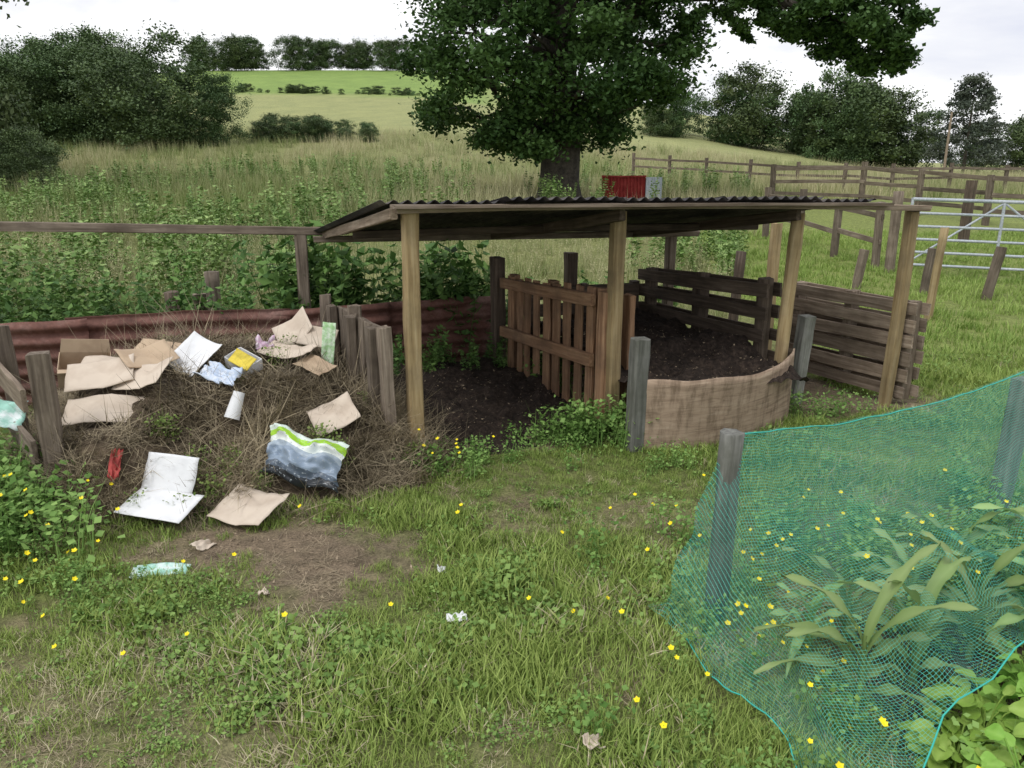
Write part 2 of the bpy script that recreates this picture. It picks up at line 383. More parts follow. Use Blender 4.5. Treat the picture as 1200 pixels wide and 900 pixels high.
pw,nt,b=M('plywood');tc=N(nt,'ShaderNodeTexCoord');mp=N(nt,'ShaderNodeMapping');mp.inputs['Scale'].default_value=(1.5,1.5,16);nt.links.new(tc.outputs['Object'],mp.inputs[0])
a_=noise(nt,mp.outputs[0],2.5,6,.7,.8);r_=ramp(nt,a_.outputs[0],[(.3,(.22,.155,.11)),(.5,(.36,.265,.19)),(.7,(.46,.355,.265))]);
mp2=N(nt,'ShaderNodeMapping');mp2.inputs['Scale'].default_value=(9,9,2.2);nt.links.new(tc.outputs['Object'],mp2.inputs[0])
a2=noise(nt,mp2.outputs[0],1.6,5,.7);nt.links.new(mix(nt,.8,r_.outputs[0],ramp(nt,a2.outputs[0],[(.35,(.45,.43,.4)),(.55,(1.05,1.05,1.05))]).outputs[0],'MULTIPLY'),b.inputs['Base Color'])
U,V=np.meshgrid(np.linspace(0,1,50),np.linspace(0,1,12),indexing='ij');nu,nv=U.shape;U=U.ravel();V=V.ravel()
t_=np.linspace(0,1,9);cx=np.interp(U,[0,.25,.5,.7,.85,.95,1],[.76,1.06,1.36,1.60,1.80,1.93,1.98]);cy=np.interp(U,[0,.25,.5,.7,.85,.95,1],[4.52,4.56,4.68,4.84,5.02,5.18,5.29])
py=cy-.05*V*np.sin(U*np.pi)
zt=.45+.01*np.sin(U*5+1)+.006*np.sin(U*17)+.05*ss(.8,1,U)
m=npmesh('plywood_panel',np.c_[cx,py,-.03+(zt+.03)*V],gridfaces(nu,nv),pw,smooth=True)
o=obj('plywood_panel',m);s=o.modifiers.new('s','SOLIDIFY');s.thickness=.012
# ---------------------------------------------------------------- fences, gate, small structures
def fence(name,pts,h,sp,rails,mat,pwid=.12,rt=.09):
    e=empty(name);pts=[np.array(q,float) for q in pts]
    for s in range(len(pts)-1):
        d=pts[s+1]-pts[s];L=np.linalg.norm(d);n=max(1,int(round(L/sp)))
        for i in range(n+(s==len(pts)-2)):
            q=pts[s]+d*i/n;beam(f'post_{s}_{i}',(q[0],q[1],T(*q)-.2),(q[0]+random.uniform(-.04,.04),q[1],T(*q)+h*random.uniform(.95,1.08)),pwid,pwid,mat,e,seg=2)
            if i<n:
                q2=pts[s]+d*(i+1)/n
                for k,f in enumerate(rails):
                    j=random.uniform(-.03,.03);beam(f'rail_{s}_{i}_{k}',(q[0],q[1]-pwid/2-.02,T(*q)+h*f+j),(q2[0],q2[1]-pwid/2-.02,T(*q2)+h*f-j),rt,.03,mat,e,seg=2)
    return e
fence('post_and_rail_fence',[(5.6,37),(8.5,35),(11.2,31.5),(14.5,30.5),(21,30.5),(30,31)],1.15,1.9,(.85,.55),W_old)
fence('post_and_rail_fence',[(7.2,22),(9.0,20.5),(10.2,17),(11.5,15.5)],1.1,1.9,(.9,.6,.3),W_old)
fence('post_and_rail_fence',[(4.9,15.2),(5.75,12.3)],.95,1.0,(.85,.45),W_old,.1,.08)
g=empty('metal_field_gate')
def gp(u,z):
    x=5.95+3.6*u;y=11.8-.9*u;return (x,y,T(x,y)+z)
for k,z in enumerate((.14,.33,.52,.71,.90,1.10)):
    v,f=tube([gp(0,z),gp(.5,z),gp(1,z)],.02 if k<5 else .026,8);obj(f'bar_{k+1}',npmesh('bar',v,f,galv,smooth=True),g)
for k,u in enumerate((0,.33,.66,1)):
    v,f=tube([gp(u,.12),gp(u,1.12)],.022,8);obj(f'upright_{k+1}',npmesh('upright',v,f,galv,smooth=True),g)
v,f=tube([gp(0,.14),gp(.33,1.1)],.016,8);obj('brace_1',npmesh('brace',v,f,galv,smooth=True),g)
v,f=tube([gp(.33,1.1),gp(.66,.14)],.016,8);obj('brace_2',npmesh('brace',v,f,galv,smooth=True),g)
post('gate_post',5.78,11.9,1.2,.15,.15,W_old,rnd=True)
post('gate_post',9.75,10.8,1.2,.15,.15,W_old,rnd=True)
post('fence_post',8.4,14.6,1.15,.15,.15,W_dark)
post('fence_post',4.8,8.84,1.05,.09,.09,W_new,lean=(.06,0),rnd=True)
post('fence_post',6.2,10.1,.68,.10,.10,W_old,lean=(.12,0))
post('fence_post',4.7,10.6,.55,.10,.10,W_old,lean=(.08,0))
post('fence_post',5.55,10.4,.6,.10,.10,W_old,lean=(.05,0))
post('fence_post',-3.05,6.9,.66,.12,.12,W_dark,rnd=True)
post('fence_post',-2.9,7.15,.60,.12,.12,W_old)
post('fence_post',-2.75,7.1,.80,.13,.13,W_old,rnd=True)
v,f=tube([(38.2,71,T(38.2,71)-.5),(38.2,71,T(38.2,71)+5.4)],[.12,.09]);obj('telegraph_pole',npmesh('pole',v,f,W_beam,smooth=True))
rc=empty('corrugated_iron_container');zc=T(3.0,21.5)+.12
def wall(nm,x0,y0,x1,y1,z0,z1,mat):
    n=100;t=np.linspace(0,1,n);L=math.hypot(x1-x0,y1-y0);nx,ny=-(y1-y0)/L,(x1-x0)/L
    w=.02*np.sin(t*L/.09*2*np.pi);zz=np.linspace(z0,z1,6);V=[]
    for i in range(n):
        for z in zz:V.append((x0+(x1-x0)*t[i]+nx*w[i],y0+(y1-y0)*t[i]+ny*w[i],z))
    obj(nm,npmesh(nm,V,gridfaces(n,6),mat,smooth=True),rc)
wall('front',2.42,21.5,3.55,21.3,zc-.3,zc+.66,redm);wall('right_side',3.57,21.3,4.1,21.9,zc-.3,zc+.64,galv)
wall('back',4.1,21.9,3.0,22.2,zc-.3,zc+.62,redm);wall('left_side',3.0,22.2,2.42,21.5,zc-.3,zc+.62,redm)
beam('top_edge',(2.40,21.47,zc+.66),(3.57,21.27,zc+.66),.05,.05,redm,rc)
# ---------------------------------------------------------------- blades
def blades(n,rad,hmin,hmax,w,bend,seg=3,seed=0,pw=.5,flop=0.):
    r=np.random.default_rng(seed);th=r.uniform(0,2*np.pi,n);rr=rad*r.uniform(0,1,n)**pw
    bx=rr*np.cos(th);by=rr*np.sin(th);h=r.uniform(hmin,hmax,n)
    dr_=r.uniform(0,2*np.pi,n);be=r.uniform(.1,1,n)*bend*h;ww=w*r.uniform(.6,1.2,n)
    V=[];tt=np.linspace(0,1,seg+1)
    sx=np.cos(dr_+np.pi/2);sy=np.sin(dr_+np.pi/2)
    for t in tt:
        k=ww*(1-t**1.5)*.5+.0003;cx=bx+np.cos(dr_)*be*t**1.8;cy=by+np.sin(dr_)*be*t**1.8;cz=h*t*(1-flop*t*be/h)
        V.append(np.stack([np.c_[cx-sx*k,cy-sy*k,cz],np.c_[cx+sx*k,cy+sy*k,cz]],1))
    V=np.stack(V,1)
    base=np.arange(n)*(seg+1)*2
    F=[np.c_[base+2*i,base+2*i+1,base+2*i+3,base+2*i+2] for i in range(seg)]
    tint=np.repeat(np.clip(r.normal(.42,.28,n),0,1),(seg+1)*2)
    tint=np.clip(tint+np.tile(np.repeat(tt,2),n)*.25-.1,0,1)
    return V.reshape(-1,3),np.concatenate(F),tint
def leaves(cent,sz,seed=0,flat=.6,asp=.6,tint=None):
    r=np.random.default_rng(seed);n=len(cent)
    nrm=r.normal(size=(n,3));nrm[:,2]=np.abs(nrm[:,2])+flat;nrm/=np.linalg.norm(nrm,axis=1)[:,None]
    a=r.normal(size=(n,3));a-=nrm*(a*nrm).sum(1)[:,None];a/=np.linalg.norm(a,axis=1)[:,None];b_=np.cross(nrm,a)
    s=sz*r.uniform(.6,1.3,n)[:,None]
    v=np.stack([cent-a*s*.5,cent+b_*s*.5*asp-nrm*s*.08,cent+a*s*.5,cent-b_*s*.5*asp-nrm*s*.08],1)
    f=np.arange(n)[:,None]*4+np.arange(4)[None]
    t=r.uniform(0,1,n) if tint is None else np.clip(tint+r.normal(0,.18,n),0,1)
    return v.reshape(-1,3),f,np.repeat(t,4)
def mergeT(parts):
    V=[];F=[];Tt=[];o=0
    for v,f,t in parts:V.append(v);F.append(f+o);Tt.append(t);o+=len(v)
    return np.concatenate(V),np.concatenate(F),np.concatenate(Tt)
def bake(name,pts,variants,scl,idx=None,tilt=.12,mats=None,vmat=None,tn=None):
    n=len(pts);pts=np.asarray(pts,float)
    scl=np.asarray(scl,float)*np.ones(n)
    if idx is None:idx=rng.integers(0,len(variants),n)
    az=rng.uniform(0,6.283,n);t1=rng.normal(0,tilt,n);t2=rng.normal(0,tilt,n);tn=np.zeros(n) if tn is None else tn
    Vs=[];Fs=[];Ts=[];Ms=[];o=0
    for k,(v,f,t) in enumerate(variants):
        s=np.where(idx==k)[0]
        if len(s)==0:continue
        c=np.cos(az[s])[:,None];d=np.sin(az[s])[:,None]
        x=v[None,:,0]*c-v[None,:,1]*d;y=v[None,:,0]*d+v[None,:,1]*c;z=np.repeat(v[None,:,2],len(s),0)
        x2=x+z*t1[s][:,None];y2=y+z*t2[s][:,None];z2=z-x*t1[s][:,None]-y*t2[s][:,None]
        P=np.stack([x2,y2,z2],-1)*scl[s][:,None,None]+pts[s][:,None,:]
        F=f[None]+(np.arange(len(s))*len(v))[:,None,None]+o
        Vs.append(P.reshape(-1,3));Fs.append(F.reshape(-1,4));Ts.append(np.clip(t[None]+tn[s][:,None],0,1).ravel())
        Ms.append(np.full(len(s)*len(f),0 if vmat is None else vmat[k]));o+=len(s)*len(v)
    m=npmesh(name,np.concatenate(Vs),np.concatenate(Fs),None,{'tint':np.concatenate(Ts)})
    for q in mats:m.materials.append(q)
    m.polygons.foreach_set('material_index',np.concatenate(Ms).astype(np.int32))
    return obj(name,m)
def scatter(name,pts,variants,scl,rot=None,tilt=.15,idx=None):
    n=len(pts);col=bpy.data.collections.new(name+'_variants')
    for i,o in enumerate(variants):
        o.name=f'{name}_v{i:02d}';col.objects.link(o)
    if rot is None:rot=np.c_[rng.normal(0,tilt,n),rng.normal(0,tilt,n),rng.uniform(0,6.28,n)]
    if idx is None:idx=rng.integers(0,len(variants),n)
    me=bpy.data.meshes.new(name);me.vertices.add(n);me.vertices.foreach_set('co',np.ascontiguousarray(pts,dtype=np.float32).ravel())
    t=me.attributes.new('rot','FLOAT_VECTOR','POINT');t.data.foreach_set('vector',np.ascontiguousarray(rot,dtype=np.float32).ravel())
    scl=np.asarray(scl,dtype=np.float32)
    if scl.ndim==1:scl=np.repeat(scl[:,None],3,1)
    t=me.attributes.new('scl','FLOAT_VECTOR','POINT');t.data.foreach_set('vector',np.ascontiguousarray(scl).ravel())
    t=me.attributes.new('idx','INT','POINT');t.data.foreach_set('value',np.ascontiguousarray(idx,dtype=np.int32))
    o=obj(name,me)
    g=bpy.data.node_groups.new(name+'_gn','GeometryNodeTree')
    g.interface.new_socket('Geometry',in_out='INPUT',socket_type='NodeSocketGeometry')
    g.interface.new_socket('Geometry',in_out='OUTPUT',socket_type='NodeSocketGeometry')
    gi=g.nodes.new('NodeGroupInput');go=g.nodes.new('NodeGroupOutput')
    ci=g.nodes.new('GeometryNodeCollectionInfo');ci.inputs['Collection'].default_value=col
    ci.inputs['Separate Children'].default_value=True;ci.inputs['Reset Children'].default_value=True
    ip=g.nodes.new('GeometryNodeInstanceOnPoints');ip.inputs['Pick Instance'].default_value=True
    def na(nm,ty):
        q=g.nodes.new('GeometryNodeInputNamedAttribute');q.data_type=ty;q.inputs['Name'].default_value=nm
        return [s for s in q.outputs if s.enabled and s.name=='Attribute'][0]
    er=g.nodes.new('FunctionNodeEulerToRotation')
    L=g.links.new
    L(gi.outputs[0],ip.inputs['Points']);L(ci.outputs[0],ip.inputs['Instance'])
    L(na('rot','FLOAT_VECTOR'),er.inputs[0]);L(er.outputs[0],ip.inputs['Rotation'])
    L(na('scl','FLOAT_VECTOR'),ip.inputs['Scale']);L(na('idx','INT'),ip.inputs['Instance Index'])
    L(ip.outputs[0],go.inputs[0])
    md=o.modifiers.new('scatter','NODES');md.node_group=g
    return o
# ---- lawn
def weedtuft(i,h=.07,rad=.07,n=26,sz=.03):
    r=np.random.default_rng(2500+i);c=np.c_[r.normal(0,rad*.6,n),r.normal(0,rad*.6,n),r.uniform(.01,h,n)]
    return leaves(c,sz,2600+i,1.2,.8)
n=33000
x=rng.uniform(-4.2,5.5,n);y=1.1+rng.uniform(0,1,n)**1.3*6.0
a,b=ab(x,y);D=dirt(x,y)
inb=(b>-.1)&(b<2.1)&(a>-.2)&(a<5.5)
inn=(x>1.15)&(y<2.6)
keep=(rng.uniform(0,1,n)>D*1.0)&(~inb)&(~(inn&(rng.uniform(0,1,n)<.6)))&(~((b>=2.0)&(x<2.6)))&(np.abs(x)<.8*y+.4)
keep&=~((heap1(a,b)>.10)&(a<2.3))
x=x[keep];y=y[keep];D=D[keep]
LT=[blades(26,.06,.018,.055,.0045,1.1,2,i) for i in range(8)]
LD=[blades(28,.06,.012,.045,.004,2.2,2,50+i) for i in range(3)]
LW=[weedtuft(i,.045,.05,26,.017) for i in range(4)]
dd_=dry(x,y);u_=rng.uniform(0,1,len(x));wd=fbm(x*2.1,y*2.1,75)
ix=np.where(u_<np.clip(dd_*.7-.05,.03,.75),rng.integers(8,11,len(x)),rng.integers(0,8,len(x)))
ix=np.where(rng.uniform(0,1,len(x))<np.clip((wd-.52)*2.0,0.04,.35),rng.integers(11,15,len(x)),ix)
ln=fbm(x*1.7,y*1.7,71);sc=(.55+1.0*ss(.35,.8,ln)+.45*blob(x,y,-1.2,2.45,.5,.25))*(1.1-D*.5)*np.where(y>5,1.2,1)
tn=(fbm(x*1.3,y*1.3,72)-.5)*.8+rng.normal(0,.08,len(x))
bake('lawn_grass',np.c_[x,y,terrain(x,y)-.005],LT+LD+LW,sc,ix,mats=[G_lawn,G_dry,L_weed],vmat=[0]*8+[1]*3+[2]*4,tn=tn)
n=6500;x=rng.uniform(2.6,16,n);y=rng.uniform(5.4,16,n)
keep=(x/y<.85)&(x>2.4+.12*(y-5))&(dirt(x,y)<.6);x=x[keep];y=y[keep]
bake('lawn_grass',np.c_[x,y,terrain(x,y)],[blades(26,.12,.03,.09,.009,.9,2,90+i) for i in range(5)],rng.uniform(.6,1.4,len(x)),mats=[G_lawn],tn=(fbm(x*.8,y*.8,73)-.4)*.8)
# ---- meadow
def meadowtuft(i,far=False):
    if far:
        p=[blades(20,.25,.25,.6,.016,.7,2,200+i)]
        v,f,t=blades(8,.25,.5,.85,.014,.35,2,300+i);p.append((v,f,np.full(len(t),.85)));return mergeT(p)
    p=[blades(34,.16,.25,.62,.008,.8,3,200+i)]
    v,f,t=blades(9,.14,.5,.9,.004,.35,3,300+i);t=np.full(len(t),.75);p.append((v,f,t))
    tips=v.reshape(9,4,2,3)[:,3].mean(1)
    r=np.random.default_rng(400+i);c=np.repeat(tips,7,0)+np.c_[r.normal(0,.012,63),r.normal(0,.012,63),-r.uniform(0,.14,63)]
    p.append(leaves(c,.024,500+i,0,.5,tint=np.full(63,.95)));return mergeT(p)
MT=[meadowtuft(i) for i in range(8)]+[meadowtuft(i+20,True) for i in range(6)]
X_=[];Y_=[]
for (y0,y1,den) in ((6.7,12,9),(12,20,5),(20,34,3),(34,68,1.1)):
    Am=(y1-y0)*1.9*y1;k=int(Am*den);yy=rng.uniform(y0,y1,k);xx=rng.uniform(-1,1,k)*.95*y1
    X_.append(xx);Y_.append(yy)
x=np.concatenate(X_);y=np.concatenate(Y_);a,b=ab(x,y)
keep=(np.abs(x/y)<.85)&(b>2.12)&~((x>2.3+.10*(y-6))&(y<14))&~((x>4.2)&(y<26)&(x>3.5+(y-10)*.25))
keep&=~((x/y>.1)&(x/y<.2)&(y>17.5)&(y<22.3))
x=x[keep];y=y[keep]
sc=(.4+.8*fbm(x*.35,y*.35,81))*(1+np.clip((y-12)/30,0,1)*.5);bb=ab(x,y)[1]
sc=sc*np.where((bb<3.0)&(y<9),.8,1)*np.where((np.abs(x/y-.059)<.04)&(y>15)&(y<22),.6,1)
ix=np.where(y<15,rng.integers(0,8,len(x)),rng.integers(8,14,len(x)))
tn=(fbm(x*.25,y*.10,82)-.55)*1.7-np.clip(-x/y-.1,0,.5)*.5
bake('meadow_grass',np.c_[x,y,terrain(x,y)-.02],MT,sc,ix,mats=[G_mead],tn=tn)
# ---- tall weeds / nettles
def nettle(i,h=1.,lf=.1):
    r=np.random.default_rng(700+i);C=[];p=[]
    for s in range(5):
        bx,by=r.normal(0,.07,2);hh=h*r.uniform(.65,1.05);lx,ly=r.normal(0,.1,2)*h
        for z in np.arange(.12,1,.075*h**-.3):
            for k in range(3):
                t_=r.uniform(0,6.28);rr=lf*.55*(1.15-z*.6);C.append((bx+lx*z+rr*math.cos(t_),by+ly*z+rr*math.sin(t_),hh*z-.01))
        v,f=tube([(bx,by,0),(bx+lx,by+ly,hh)],[.004,.002],4);p.append((v,f,np.full(len(v),.4)))
    p.append(leaves(np.array(C),lf,720+i,1.0,.5));return mergeT(p)
NT=[nettle(i) for i in range(6)]
pts=[];sc=[]
def addn(a0,a1,b0,b1,n,s0,s1):
    for k in range(n):
        a=rng.uniform(a0,a1);b=rng.uniform(b0,b1);x,y=xy(a,b);pts.append((x,y,T(x,y)));sc.append(rng.uniform(s0,s1))
addn(1.5,3.2,2.25,2.7,44,.8,1.25)
addn(3.3,5.4,2.3,3.2,14,.4,.8)
addn(-2.4,1.2,2.3,2.9,36,.5,.95)
addn(2.1,3.1,1.55,1.95,16,.25,.5)
addn(-.6,1.3,3.0,4.2,20,.5,.9)
bake('stinging_nettles',pts,NT,sc,mats=[L_net],tn=rng.normal(0,.15,len(pts)))
pts=[];sc=[]
for k in range(1500):
    y=rng.uniform(8,40);q=rng.uniform(-.75,.3);x=q*y
    if fbm(x*.22,y*.22,83)>.58-max(0,-q)*.14:pts.append((x,y,T(x,y)));sc.append(rng.uniform(.5,1.0))
bake('meadow_weeds',pts,[nettle(20+i,1.,.10) for i in range(5)],sc,mats=[L_mweed],tn=rng.normal(0,.25,len(pts)))
r=np.random.default_rng(91);C=[]
for k in range(60):
    x=r.uniform(-5.4,-3.7);y=6.3+r.uniform(-.1,1.2);c0=np.array([x,y+ (x+5)*.15,T(x,y)+r.uniform(.1,.95)*(1-.45*(x+5.4)/1.7)])
    C.append(c0+r.normal(0,.14,(110,3)))
v,f,t=leaves(np.concatenate(C),.06,92,.7,.75);obj('bramble_bush',npmesh('bramble',v,f,L_net,{'tint':t}))
# ---- low weeds around posts
def addw(cx,cy,rx,ry,n,s0,s1,L):
    for k in range(n):
        x=cx+rng.normal(0,rx);y=cy+rng.normal(0,ry);L.append((x,y,T(x,y),rng.uniform(s0,s1)))
Wd=[]
addw(-.35,4.25,.22,.08,26,.4,.9,Wd);addw(.25,4.6,.25,.08,10,.4,.7,Wd);addw(.5,4.75,.12,.12,22,.7,1.3,Wd)
addw(-2.5,3.35,.22,.18,56,.8,1.7,Wd);addw(-2.2,2.95,.3,.12,18,.4,.9,Wd);addw(2.2,5.35,.2,.08,12,.5,1.1,Wd)
addw(.7,2.5,.12,.12,10,.4,.8,Wd);addw(1.6,3.1,.5,.25,50,.4,1.0,Wd);addw(2.2,3.1,.5,.3,44,.4,1.1,Wd);addw(1.2,4.3,.35,.08,12,.4,.7,Wd)
addw(.95,1.85,.2,.2,20,.4,.8,Wd);addw(.35,6.0,.1,.1,6,1,1.6,Wd);addw(-2.9,3.6,.2,.2,30,1,1.7,Wd);addw(-.95,4.35,.08,.12,8,.7,1.2,Wd)
Wd=np.array(Wd)
WV=[mergeT([weedtuft(30+i,.2,.1,90,.028),blades(16,.07,.08,.24,.004,.6,3,800+i)]) for i in range(6)]
bake('broadleaf_weeds',Wd[:,:3],WV,Wd[:,3],mats=[L_weed],tn=rng.normal(0,.2,len(Wd)))
# ---- buttercups
BC=[]
addw(-2.35,3.25,.25,.22,26,.8,1.3,BC);addw(-2.0,2.75,.3,.15,10,.5,.9,BC);addw(-.42,4.15,.15,.1,9,.6,1,BC)
addw(.95,2.3,.12,.35,22,.4,.8,BC);addw(1.5,2.9,.4,.3,26,.7,1.1,BC);addw(2.1,3.0,.4,.3,14,.7,1.1,BC);addw(.6,2.3,.3,.4,9,.3,.6,BC);addw(.6,3.1,.3,.3,7,.3,.6,BC)
for k in range(26):
    x=rng.uniform(-2,1.5);y=rng.uniform(1.7,3.8);BC.append((x,y,T(x,y),rng.uniform(.2,.5)))
BC=np.array(BC)
def buttercup(i):
    r=np.random.default_rng(1900+i);h=.24*r.uniform(.8,1.2);lx,ly=r.normal(0,.03,2);v,f=tube([(0,0,0),(lx*.6,ly*.6,h*.6),(lx,ly,h)],.0012,3)
    pv=[];pf=[];c=np.array([lx,ly,h]);nn=np.array([r.normal(0,.35),-.45,1.]);nn/=np.linalg.norm(nn)
    u=np.cross(nn,[1,0,0]);u/=np.linalg.norm(u);w_=np.cross(nn,u);g=r.uniform(.65,1)
    for k in range(5):
        t_=k*1.2566;d_=u*math.cos(t_)+w_*math.sin(t_);s_=np.cross(nn,d_)
        q=len(v)+len(pv);pv+=[c,c+(d_*.007+s_*.006+nn*.002)*g,c+(d_*.013+nn*.006)*g,c+(d_*.007-s_*.006+nn*.002)*g];pf.append((q,q+1,q+2,q+3))
    return v,f,np.array(pv),np.array(pf)
Vb=[];Fb=[];Mb=[];o=0
for i,(x,y,z,s) in enumerate(BC):
    v,f,pv,pf=buttercup(i);v=np.concatenate([v,pv]).copy()
    v[:,2]*=s;hd=v[len(v)-20:].mean(0);v[len(v)-20:]=hd+(v[len(v)-20:]-hd)*np.array([1,1,1/s])
    Vb.append(v+np.array([x,y,z]));Fb.append(np.concatenate([f,pf])+o);Mb+= [0]*len(f)+[1]*len(pf);o+=len(v)
m=npmesh('buttercups',np.concatenate(Vb),np.concatenate(Fb),None,{'tint':np.full(o,.4)});m.materials.append(L_weed);m.materials.append(yel)
m.polygons.foreach_set('material_index',np.array(Mb,dtype=np.int32));obj('buttercup_flowers',m)
# ---------------------------------------------------------------- rubbish on heap
def cmat(name,c,c2=None,rough=.7,sc=8):
    m,nt,b=M(name);tc=N(nt,'ShaderNodeTexCoord');a=noise(nt,tc.outputs['Object'],sc,5,.6)
    c2=c2 or tuple(k*.6 for k in c);r=ramp(nt,a.outputs[0],[(.36,c2),(.56,c)]);nt.links.new(r.outputs[0],b.inputs['Base Color']);b.inputs['Roughness'].default_value=rough
    return m
CB=cmat('cardboard',(.50,.38,.26),(.42,.31,.21));CBl=cmat('cardboard_pale',(.62,.53,.43),(.52,.43,.34),sc=5);WP=cmat('white_paper',(.78,.79,.8),(.70,.71,.72));YL=cmat('yellow_print',(.75,.6,.08));BL=cmat('blue_print',(.5,.6,.75),(.75,.78,.82),sc=25)
GR=cmat('green_print',(.35,.58,.28),(.7,.8,.65),sc=30);RED=cmat('red_net',(.45,.08,.07));TEALP=cmat('teal_plastic',(.35,.62,.52),(.8,.85,.85),sc=14);PINK=cmat('pink_flowers',(.72,.5,.66),(.82,.82,.8),sc=50)
PR=[]
def piece(name,x,y,w,l,yaw,pitch,roll,mat,crump=.01,fold=0,curl=0,dz=.03,parent=None,seed=0,drape=0,irr=.04,n=14,zabs=None):
    U,V=np.meshgrid(np.linspace(-.5,.5,n),np.linspace(-.5,.5,n),indexing='ij');u=U.ravel();v=V.ravel()
    e=irr*(vn(u*3+seed,v*3,seed)-.5);X=u*w*(1+e*4*np.abs(v));Yy=v*l*(1+e*3*np.abs(u))
    Zz=crump*(fbm(u*3+seed*3,v*3,seed+9,3)-.5)*4+curl*(u*u)*w*2
    Zz=Zz+fold*np.maximum(0,u-.05)*w;X=X-abs(fold)*.25*np.maximum(0,u-.05)*w
    R=np.array(Euler((pitch,roll,yaw)).to_matrix());P=np.c_[X,Yy,Zz]@R.T
    z0=surf(x,y)+dz if zabs is None else zabs;P=P+np.array([x,y,z0])
    if drape>0:
        sz=np.array([surf(px,py) for px,py in P[:,:2]])+.03+Zz*.8
        P[:,2]=P[:,2]*(1-drape)+sz*drape
    PR.append((x,y,max(w*.5,l*.45*math.cos(pitch))))
    o=obj(name,npmesh(name,P-np.array([x,y,z0]),gridfaces(n,n),mat,smooth=abs(fold)<.01),parent);o.location=(x,y,z0)
    s=o.modifiers.new('s','SOLIDIFY');s.thickness=.004;return o
def box(name,x,y,w,d,h,yaw,pitch,roll,mat,dz=.02,flaps=True):
    PR.append((x,y,w*.45))
    e=empty(name);R=Matrix.Translation((x,y,surf(x,y)+dz))@Euler((pitch,roll,yaw)).to_matrix().to_4x4()
    def pl(nm,vs):
        m=bpy.data.meshes.new(nm);m.from_pydata([R@Vector(q) for q in vs],[],[(0,1,2,3)]);m.materials.append(mat);o=obj(nm,m,e);s=o.modifiers.new('s','SOLIDIFY');s.thickness=.004
    a,b=w/2,d/2
    pl('bottom',[(-a,-b,0),(a,-b,0),(a,b,0),(-a,b,0)]);pl('front',[(-a,-b,.001),(a,-b,.001),(a,-b,h),(-a,-b,h)]);pl('back',[(-a,b,.001),(a,b,.001),(a,b,h),(-a,b,h)])
    pl('left',[(-a,-b,0),(-a,b,0),(-a,b,h),(-a,-b,h)]);pl('right',[(a,-b,0),(a,b,0),(a,b,h),(a,-b,h)])
    if flaps:
        pl('flap_1',[(-a,-b,h),(a,-b,h),(a,-b-.06,h+.03),(-a,-b-.07,h+.02)]);pl('flap_2',[(-a,b,h),(a,b,h),(a-.01,b+.02,h+.08),(-a+.01,b+.02,h+.08)])
    return e
box('cardboard_box',-2.56,4.5,.27,.2,.12,.45,.35,.1,CB,dz=.06)
piece('flattened_cardboard',-2.3,4.2,.36,.24,.4,.5,.1,CBl,.004,drape=.15,seed=1,dz=.07,fold=.35)
piece('flattened_cardboard',-2.03,4.16,.36,.2,-.3,.55,-.1,CBl,.004,fold=.4,drape=.15,seed=2,dz=.08)
piece('flattened_cardboard',-2.2,4.0,.42,.20,.15,.6,0,CBl,.005,drape=.2,seed=3,dz=.06,fold=-.25)
piece('flattened_cardboard',-2.12,4.38,.30,.22,.9,.4,.2,CB,.004,fold=.5,drape=.1,seed=4,dz=.09)
piece('flattened_cardboard',-2.38,4.42,.3,.2,.2,.35,.2,CBl,.004,drape=.15,seed=6,dz=.08)
piece('flattened_cardboard',-2.15,4.62,.32,.14,-.2,.6,.1,CB,.004,drape=.1,seed=36,dz=.10)
piece('white_paper',-1.87,4.46,.24,.26,-.5,.65,.25,WP,.004,curl=.3,dz=.11,seed=5)
piece('cardboard_lid',-1.42,4.98,.26,.20,.3,.65,-.4,CBl,.003,dz=.12,fold=.6,seed=7)
piece('cardboard_lid',-1.25,4.88,.26,.14,-.3,.9,.1,CBl,.003,dz=.13,seed=8)
piece('cardboard_lid',-1.38,4.68,.40,.16,-.5,.3,.1,CBl,.008,drape=.15,seed=9,dz=.08,fold=.3)
piece('cardboard_lid',-1.18,4.5,.26,.14,-.7,.4,.1,CB,.006,drape=.2,seed=29,dz=.08)
piece('printed_carton',-1.15,4.74,.08,.28,.15,1.35,.1,GR,.004,dz=.18,seed=10)
box('yellow_tissue_box',-1.6,4.5,.18,.12,.07,-.5,.35,.3,WP,dz=.06,flaps=False)
piece('yellow_label',-1.58,4.41,.16,.09,-.5,.75,.3,YL,.004,dz=.12,seed=11)
piece('plastic_wrapper',-1.66,4.26,.24,.14,-.4,.55,.1,BL,.04,drape=.2,seed=12,dz=.07)
piece('plastic_wrapper',-2.76,3.92,.3,.2,.3,.6,.1,TEALP,.04,dz=.40,seed=13)
piece('plastic_wrapper',-2.8,3.75,.26,.2,.3,.8,.1,WP,.04,dz=.26,seed=14)
piece('plastic_wrapper',-1.52,3.02,.24,.08,.1,.15,0,TEALP,.01,dz=.02,seed=15)
piece('tissue_flowers',-1.56,4.80,.12,.11,.3,.6,0,PINK,.05,dz=.10,seed=16)
zc_=surf(-1.76,3.5)+.08
piece('folded_white_card',-1.72,3.5,.34,.22,-.2,.22,.08,WP,.003,dz=.06,seed=17,n=16,zabs=zc_)
piece('folded_white_card',-1.73,3.64,.28,.20,-.16,1.1,.06,WP,.003,curl=-.15,seed=18,zabs=zc_+.10)
piece('flattened_cardboard',-1.3,3.55,.32,.26,-.35,.3,.1,CBl,.008,drape=.2,dz=.08,seed=19,fold=.25)
piece('brown_paper',-1.0,4.16,.26,.2,.5,.6,-.2,CBl,.012,dz=.08,fold=.4,seed=20)
piece('red_net_bag',-2.0,3.66,.05,.2,.5,.5,.4,RED,.03,dz=.05,seed=21)
piece('paper_scrap',-.21,2.6,.075,.05,.2,.2,.1,WP,.016,dz=.03,seed=22)
